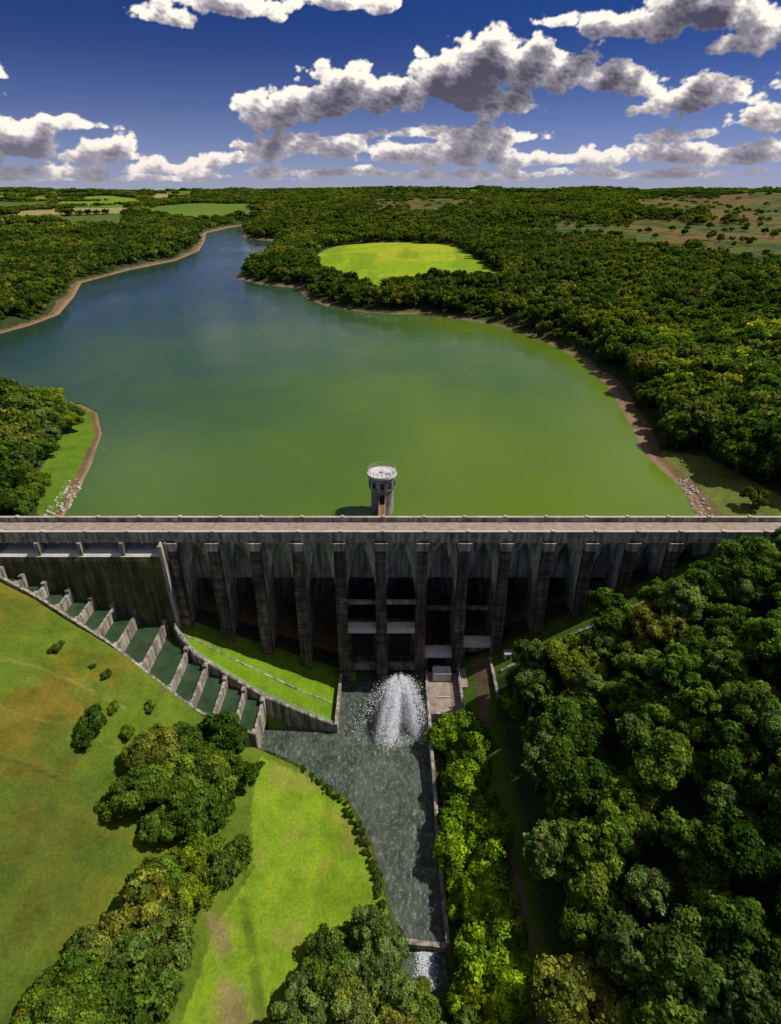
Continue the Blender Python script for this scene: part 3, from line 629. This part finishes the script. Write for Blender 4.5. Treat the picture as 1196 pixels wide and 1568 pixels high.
# ------------------------------------------------------------------ sun & sky
AZ,EL=math.radians(80),math.radians(52)
sv=Vector((math.sin(AZ)*math.cos(EL),math.cos(AZ)*math.cos(EL),math.sin(EL)))
sl=bpy.data.lights.new('sun','SUN'); sl.energy=5.0; sl.angle=math.radians(.5); sl.color=(1,.94,.84); so=bpy.data.objects.new('sun',sl); COL.objects.link(so); so.rotation_euler=sv.to_track_quat('Z','Y').to_euler(); so.location=(100,100,200)
W=bpy.data.worlds.new('World'); S.world=W; W.use_nodes=True; n=W.node_tree; n.nodes.clear()
out=n.nodes.new('ShaderNodeOutputWorld'); bg=n.nodes.new('ShaderNodeBackground'); bg.inputs[1].default_value=.085; n.links.new(bg.outputs[0],out.inputs[0])
tc=n.nodes.new('ShaderNodeTexCoord')
def M(op,a,b=None,c=None,clamp=False):
    x=n.nodes.new('ShaderNodeMath'); x.operation=op; x.use_clamp=clamp
    for i,q_ in enumerate((a,b,c)):
        if q_ is None: continue
        if isinstance(q_,(int,float)): x.inputs[i].default_value=q_
        else: n.links.new(q_,x.inputs[i])
    return x.outputs[0]
sep=n.nodes.new('ShaderNodeSeparateXYZ'); n.links.new(tc.outputs['Generated'],sep.inputs[0]); sx,sy,sz=sep.outputs
zz_=M('MULTIPLY_ADD',M('MAXIMUM',sz,0.0),2.2,.05)
cb=n.nodes.new('ShaderNodeCombineXYZ'); n.links.new(sx,cb.inputs[0]); n.links.new(sy,cb.inputs[1]); n.links.new(zz_,cb.inputs[2])
nm=n.nodes.new('ShaderNodeVectorMath'); nm.operation='NORMALIZE'; n.links.new(cb.outputs[0],nm.inputs[0])
sky=n.nodes.new('ShaderNodeTexSky'); sky.sky_type='NISHITA'; sky.sun_disc=False; sky.sun_elevation=EL; sky.sun_rotation=AZ; sky.air_density=1.0; sky.dust_density=.3; sky.ozone_density=3.0
n.links.new(nm.outputs[0],sky.inputs[0])
hs=n.nodes.new('ShaderNodeMixRGB'); hs.blend_type='MULTIPLY'; hs.inputs[0].default_value=1; n.links.new(sky.outputs[0],hs.inputs[1])
hyp=M('SQRT',M('ADD',M('MULTIPLY',sx,sx),M('MULTIPLY',sy,sy))); el_=M('DIVIDE',sz,M('MAXIMUM',hyp,.02))
def mr(v,a,b,c=0,d=1):
    x=n.nodes.new('ShaderNodeMapRange'); x.interpolation_type='SMOOTHSTEP'; n.links.new(v,x.inputs[0]); x.inputs[1].default_value=a; x.inputs[2].default_value=b; x.inputs[3].default_value=c; x.inputs[4].default_value=d; return x.outputs[0]
tm=n.nodes.new('ShaderNodeMixRGB'); n.links.new(mr(el_,.02,.20),tm.inputs[0]); tm.inputs[1].default_value=(.46,.60,.97,1); tm.inputs[2].default_value=(.045,.25,.66,1)
n.links.new(tm.outputs[0],hs.inputs[2])
hz=M('MULTIPLY',M('EXPONENT',M('MULTIPLY',M('MAXIMUM',el_,0.0),-15.0)),.8)
mh=n.nodes.new('ShaderNodeMixRGB'); n.links.new(hz,mh.inputs[0]); n.links.new(hs.outputs[0],mh.inputs[1]); mh.inputs[2].default_value=(4.6,4.4,5.5,1)
# scattered cloud added above the view for neutral fill light
pl=n.nodes.new('ShaderNodeCombineXYZ'); iz=M('MAXIMUM',sz,.05); n.links.new(M('DIVIDE',sx,iz),pl.inputs[0]); n.links.new(M('DIVIDE',sy,iz),pl.inputs[1])
cn=n.nodes.new('ShaderNodeTexNoise'); cn.inputs['Scale'].default_value=1.3; cn.inputs['Detail'].default_value=3; n.links.new(pl.outputs[0],cn.inputs['Vector'])
oc=M('MULTIPLY',mr(cn.outputs[0],.48,.60),mr(el_,.30,.45))
mc=n.nodes.new('ShaderNodeMixRGB'); n.links.new(oc,mc.inputs[0]); n.links.new(mh.outputs[0],mc.inputs[1]); mc.inputs[2].default_value=(7.5,7.2,7.0,1)
n.links.new(mc.outputs[0],bg.inputs[0])
# ------------------------------------------------------------------ cumulus field (distant cloud bank, 16 km out)
def worley(x,y,o):
    xi=np.floor(x).astype(int); yi=np.floor(y).astype(int); best=np.full(x.shape,9.0)
    for dx in (-1,0,1):
        for dy in (-1,0,1):
            a=(xi+dx+o*37)&255; b_=(yi+dy+o*59)&255
            px_=xi+dx+TAB[a,b_]; py_=yi+dy+TAB[b_,a]
            best=np.minimum(best,(x-px_)**2+(y-py_)**2)
    return np.sqrt(best)
A=np.radians(np.linspace(-62,62,1750)); E=np.tan(np.radians(np.linspace(.05,19,290)))
AA,EE=np.meshgrid(A,E); U=AA*573; Vv=EE*573
wx=(fbm(U/40,Vv/30,3,50)-.5)*26; wy=(fbm(U/40,Vv/30,3,55)-.5)*14
base=np.full(U.shape,-3.0)
blobs=[(430,180,58,40,1),(500,150,66,48,1),(600,150,82,40,1),(690,130,78,46,1),(765,100,82,50,1.05),(850,112,82,42,1),(945,128,54,30,1),(760,160,60,22,1),
(425,234,50,28,1),(520,225,75,22,.9),(640,238,80,20,.9),(725,226,60,32,1),(830,247,95,14,.9),(940,240,80,20,.9),(1040,236,80,18,.9),(1160,240,90,24,1),
(1010,158,55,28,1),(1085,146,72,36,1.05),(1175,180,68,26,1),(960,35,60,28,1),(1060,22,100,48,1.1),(1165,50,90,46,1.1),
(260,28,50,18,.8),(350,8,85,26,1),(545,6,70,20,1),(25,225,80,36,1),(95,190,65,12,.8),(160,235,60,24,.9),(265,258,70,12,.8),(-5,108,18,20,.7),(345,248,50,12,.8),(80,260,90,12,.8),(600,266,300,8,.7),(1000,268,300,8,.7),(150,272,300,6,.6),(855,32,26,9,.6),(1040,205,60,10,.6),(640,208,50,9,.6),(800,210,50,8,.6),
(1340,100,120,60,1),(-150,150,120,40,1),(-140,250,120,20,1),(1370,235,120,25,1),(-300,60,120,50,1),(1600,180,200,50,1)]
for (x,y,rx,ry,wt) in blobs:
    d=ray(x,y); a=math.atan2(d[0],d[1])*573; e=d[2]/math.hypot(d[0],d[1])*573
    d2=ray(x+rx,y); sxr=abs(math.atan2(d2[0],d2[1])*573-a); d3=ray(x,y-ry); syr=abs(d3[2]/math.hypot(d3[0],d3[1])*573-e)
    du=(U+wx-a)/(sxr*1.08); dv=(Vv+wy*.5-e)/syr; dv=np.where(dv<0,dv*1.5,dv*.95)
    f=wt*(1-np.sqrt(du*du+dv*dv)); base=np.logaddexp(base*7,f*7)/7
pf=(1-worley(U*.040+wx*.02,Vv*.062+wy*.03,1)*1.1)*.5+(1-worley(U*.09,Vv*.13,2)*1.1)*.28+(1-worley(U*.21,Vv*.29,3)*1.1)*.15+(1-worley(U*.47,Vv*.6,4)*1.1)*.07
nz=fbm(U*.05,Vv*.09,6,60)
D=base*.95+ (pf-.42)*1.15+(nz-.5)*1.0-.06
al=ss(.0,.20,D)*ss(2,9,Vv+4)
th=np.clip(D,0,1.3)
da=U[0,1]-U[0,0]; de=Vv[1,0]-Vv[0,0]
sh=np.zeros_like(D)
for k in range(1,13):
    st_=k*2.3; iu=int(round(st_*.42/da)); iv=max(1,int(round(st_*.9/de)))
    q_=np.zeros_like(th); q_[:-iv,:th.shape[1]-iu]=th[iv:,iu:]; sh+=q_*3.0
gx=np.gradient(pf+nz*.6,axis=1)/da; gy=np.gradient(pf+nz*.6,axis=0)/de
rel=np.clip(-(gx*.5+gy*.9)*3.2,-.35,.35); T_=np.exp(-sh*.085)
L=np.clip(np.exp(-sh*.135)*1.55+rel*(.18+.75*T_)+.20*np.exp(-th*6)-.16*ss(.4,1.1,th)-.06,0,1)
dk=np.array([.070,.068,.108]); md=np.array([.36,.335,.39]); wh=np.array([1.10,1.02,.89])
Lc=L[...,None]; colr=np.where(Lc<.5,dk+(md-dk)*(Lc/.5),md+(wh-md)*((Lc-.5)/.5))  # sunlit tops and shaded bases worked into the glowing cloud colour
hzf=np.exp(-Vv/28)[...,None]*.55; colr=colr*(1-hzf)+np.array([.55,.51,.60])*hzf
RD=16000.0
PV=np.stack([np.sin(AA)*RD,np.cos(AA)*RD,CZ+EE*RD],-1).reshape(-1,3)
nr_,nc_=AA.shape; idx=np.arange(nr_*nc_).reshape(nr_,nc_); q=np.stack([idx[:-1,:-1],idx[:-1,1:],idx[1:,1:],idx[1:,:-1]],-1).reshape(-1,4)
keep=(al.reshape(-1)[q].max(1)>.01); q=q[keep]
m,nn_,o_=nt('cumulus_cloud'); at=N(nn_,'ShaderNodeAttribute',attribute_name='Col'); ata=N(nn_,'ShaderNodeAttribute',attribute_name='cover')
em=N(nn_,'ShaderNodeEmission'); nn_.links.new(at.outputs['Color'],em.inputs[0]); tr_=N(nn_,'ShaderNodeBsdfTransparent'); mx_=N(nn_,'ShaderNodeMixShader'); nn_.links.new(ata.outputs['Fac'],mx_.inputs[0]); nn_.links.new(tr_.outputs[0],mx_.inputs[1]); nn_.links.new(em.outputs[0],mx_.inputs[2]); nn_.links.new(mx_.outputs[0],o_.inputs[0])
try: m.cycles.emission_sampling='NONE'
except Exception: pass
me=npmesh('clouds',PV,q,[m],True,colr.reshape(-1,3))
a_=me.attributes.new('cover','FLOAT','POINT'); a_.data.foreach_set('value',al.reshape(-1).astype(np.float32))
o=bpy.data.objects.new('clouds',me); COL.objects.link(o)
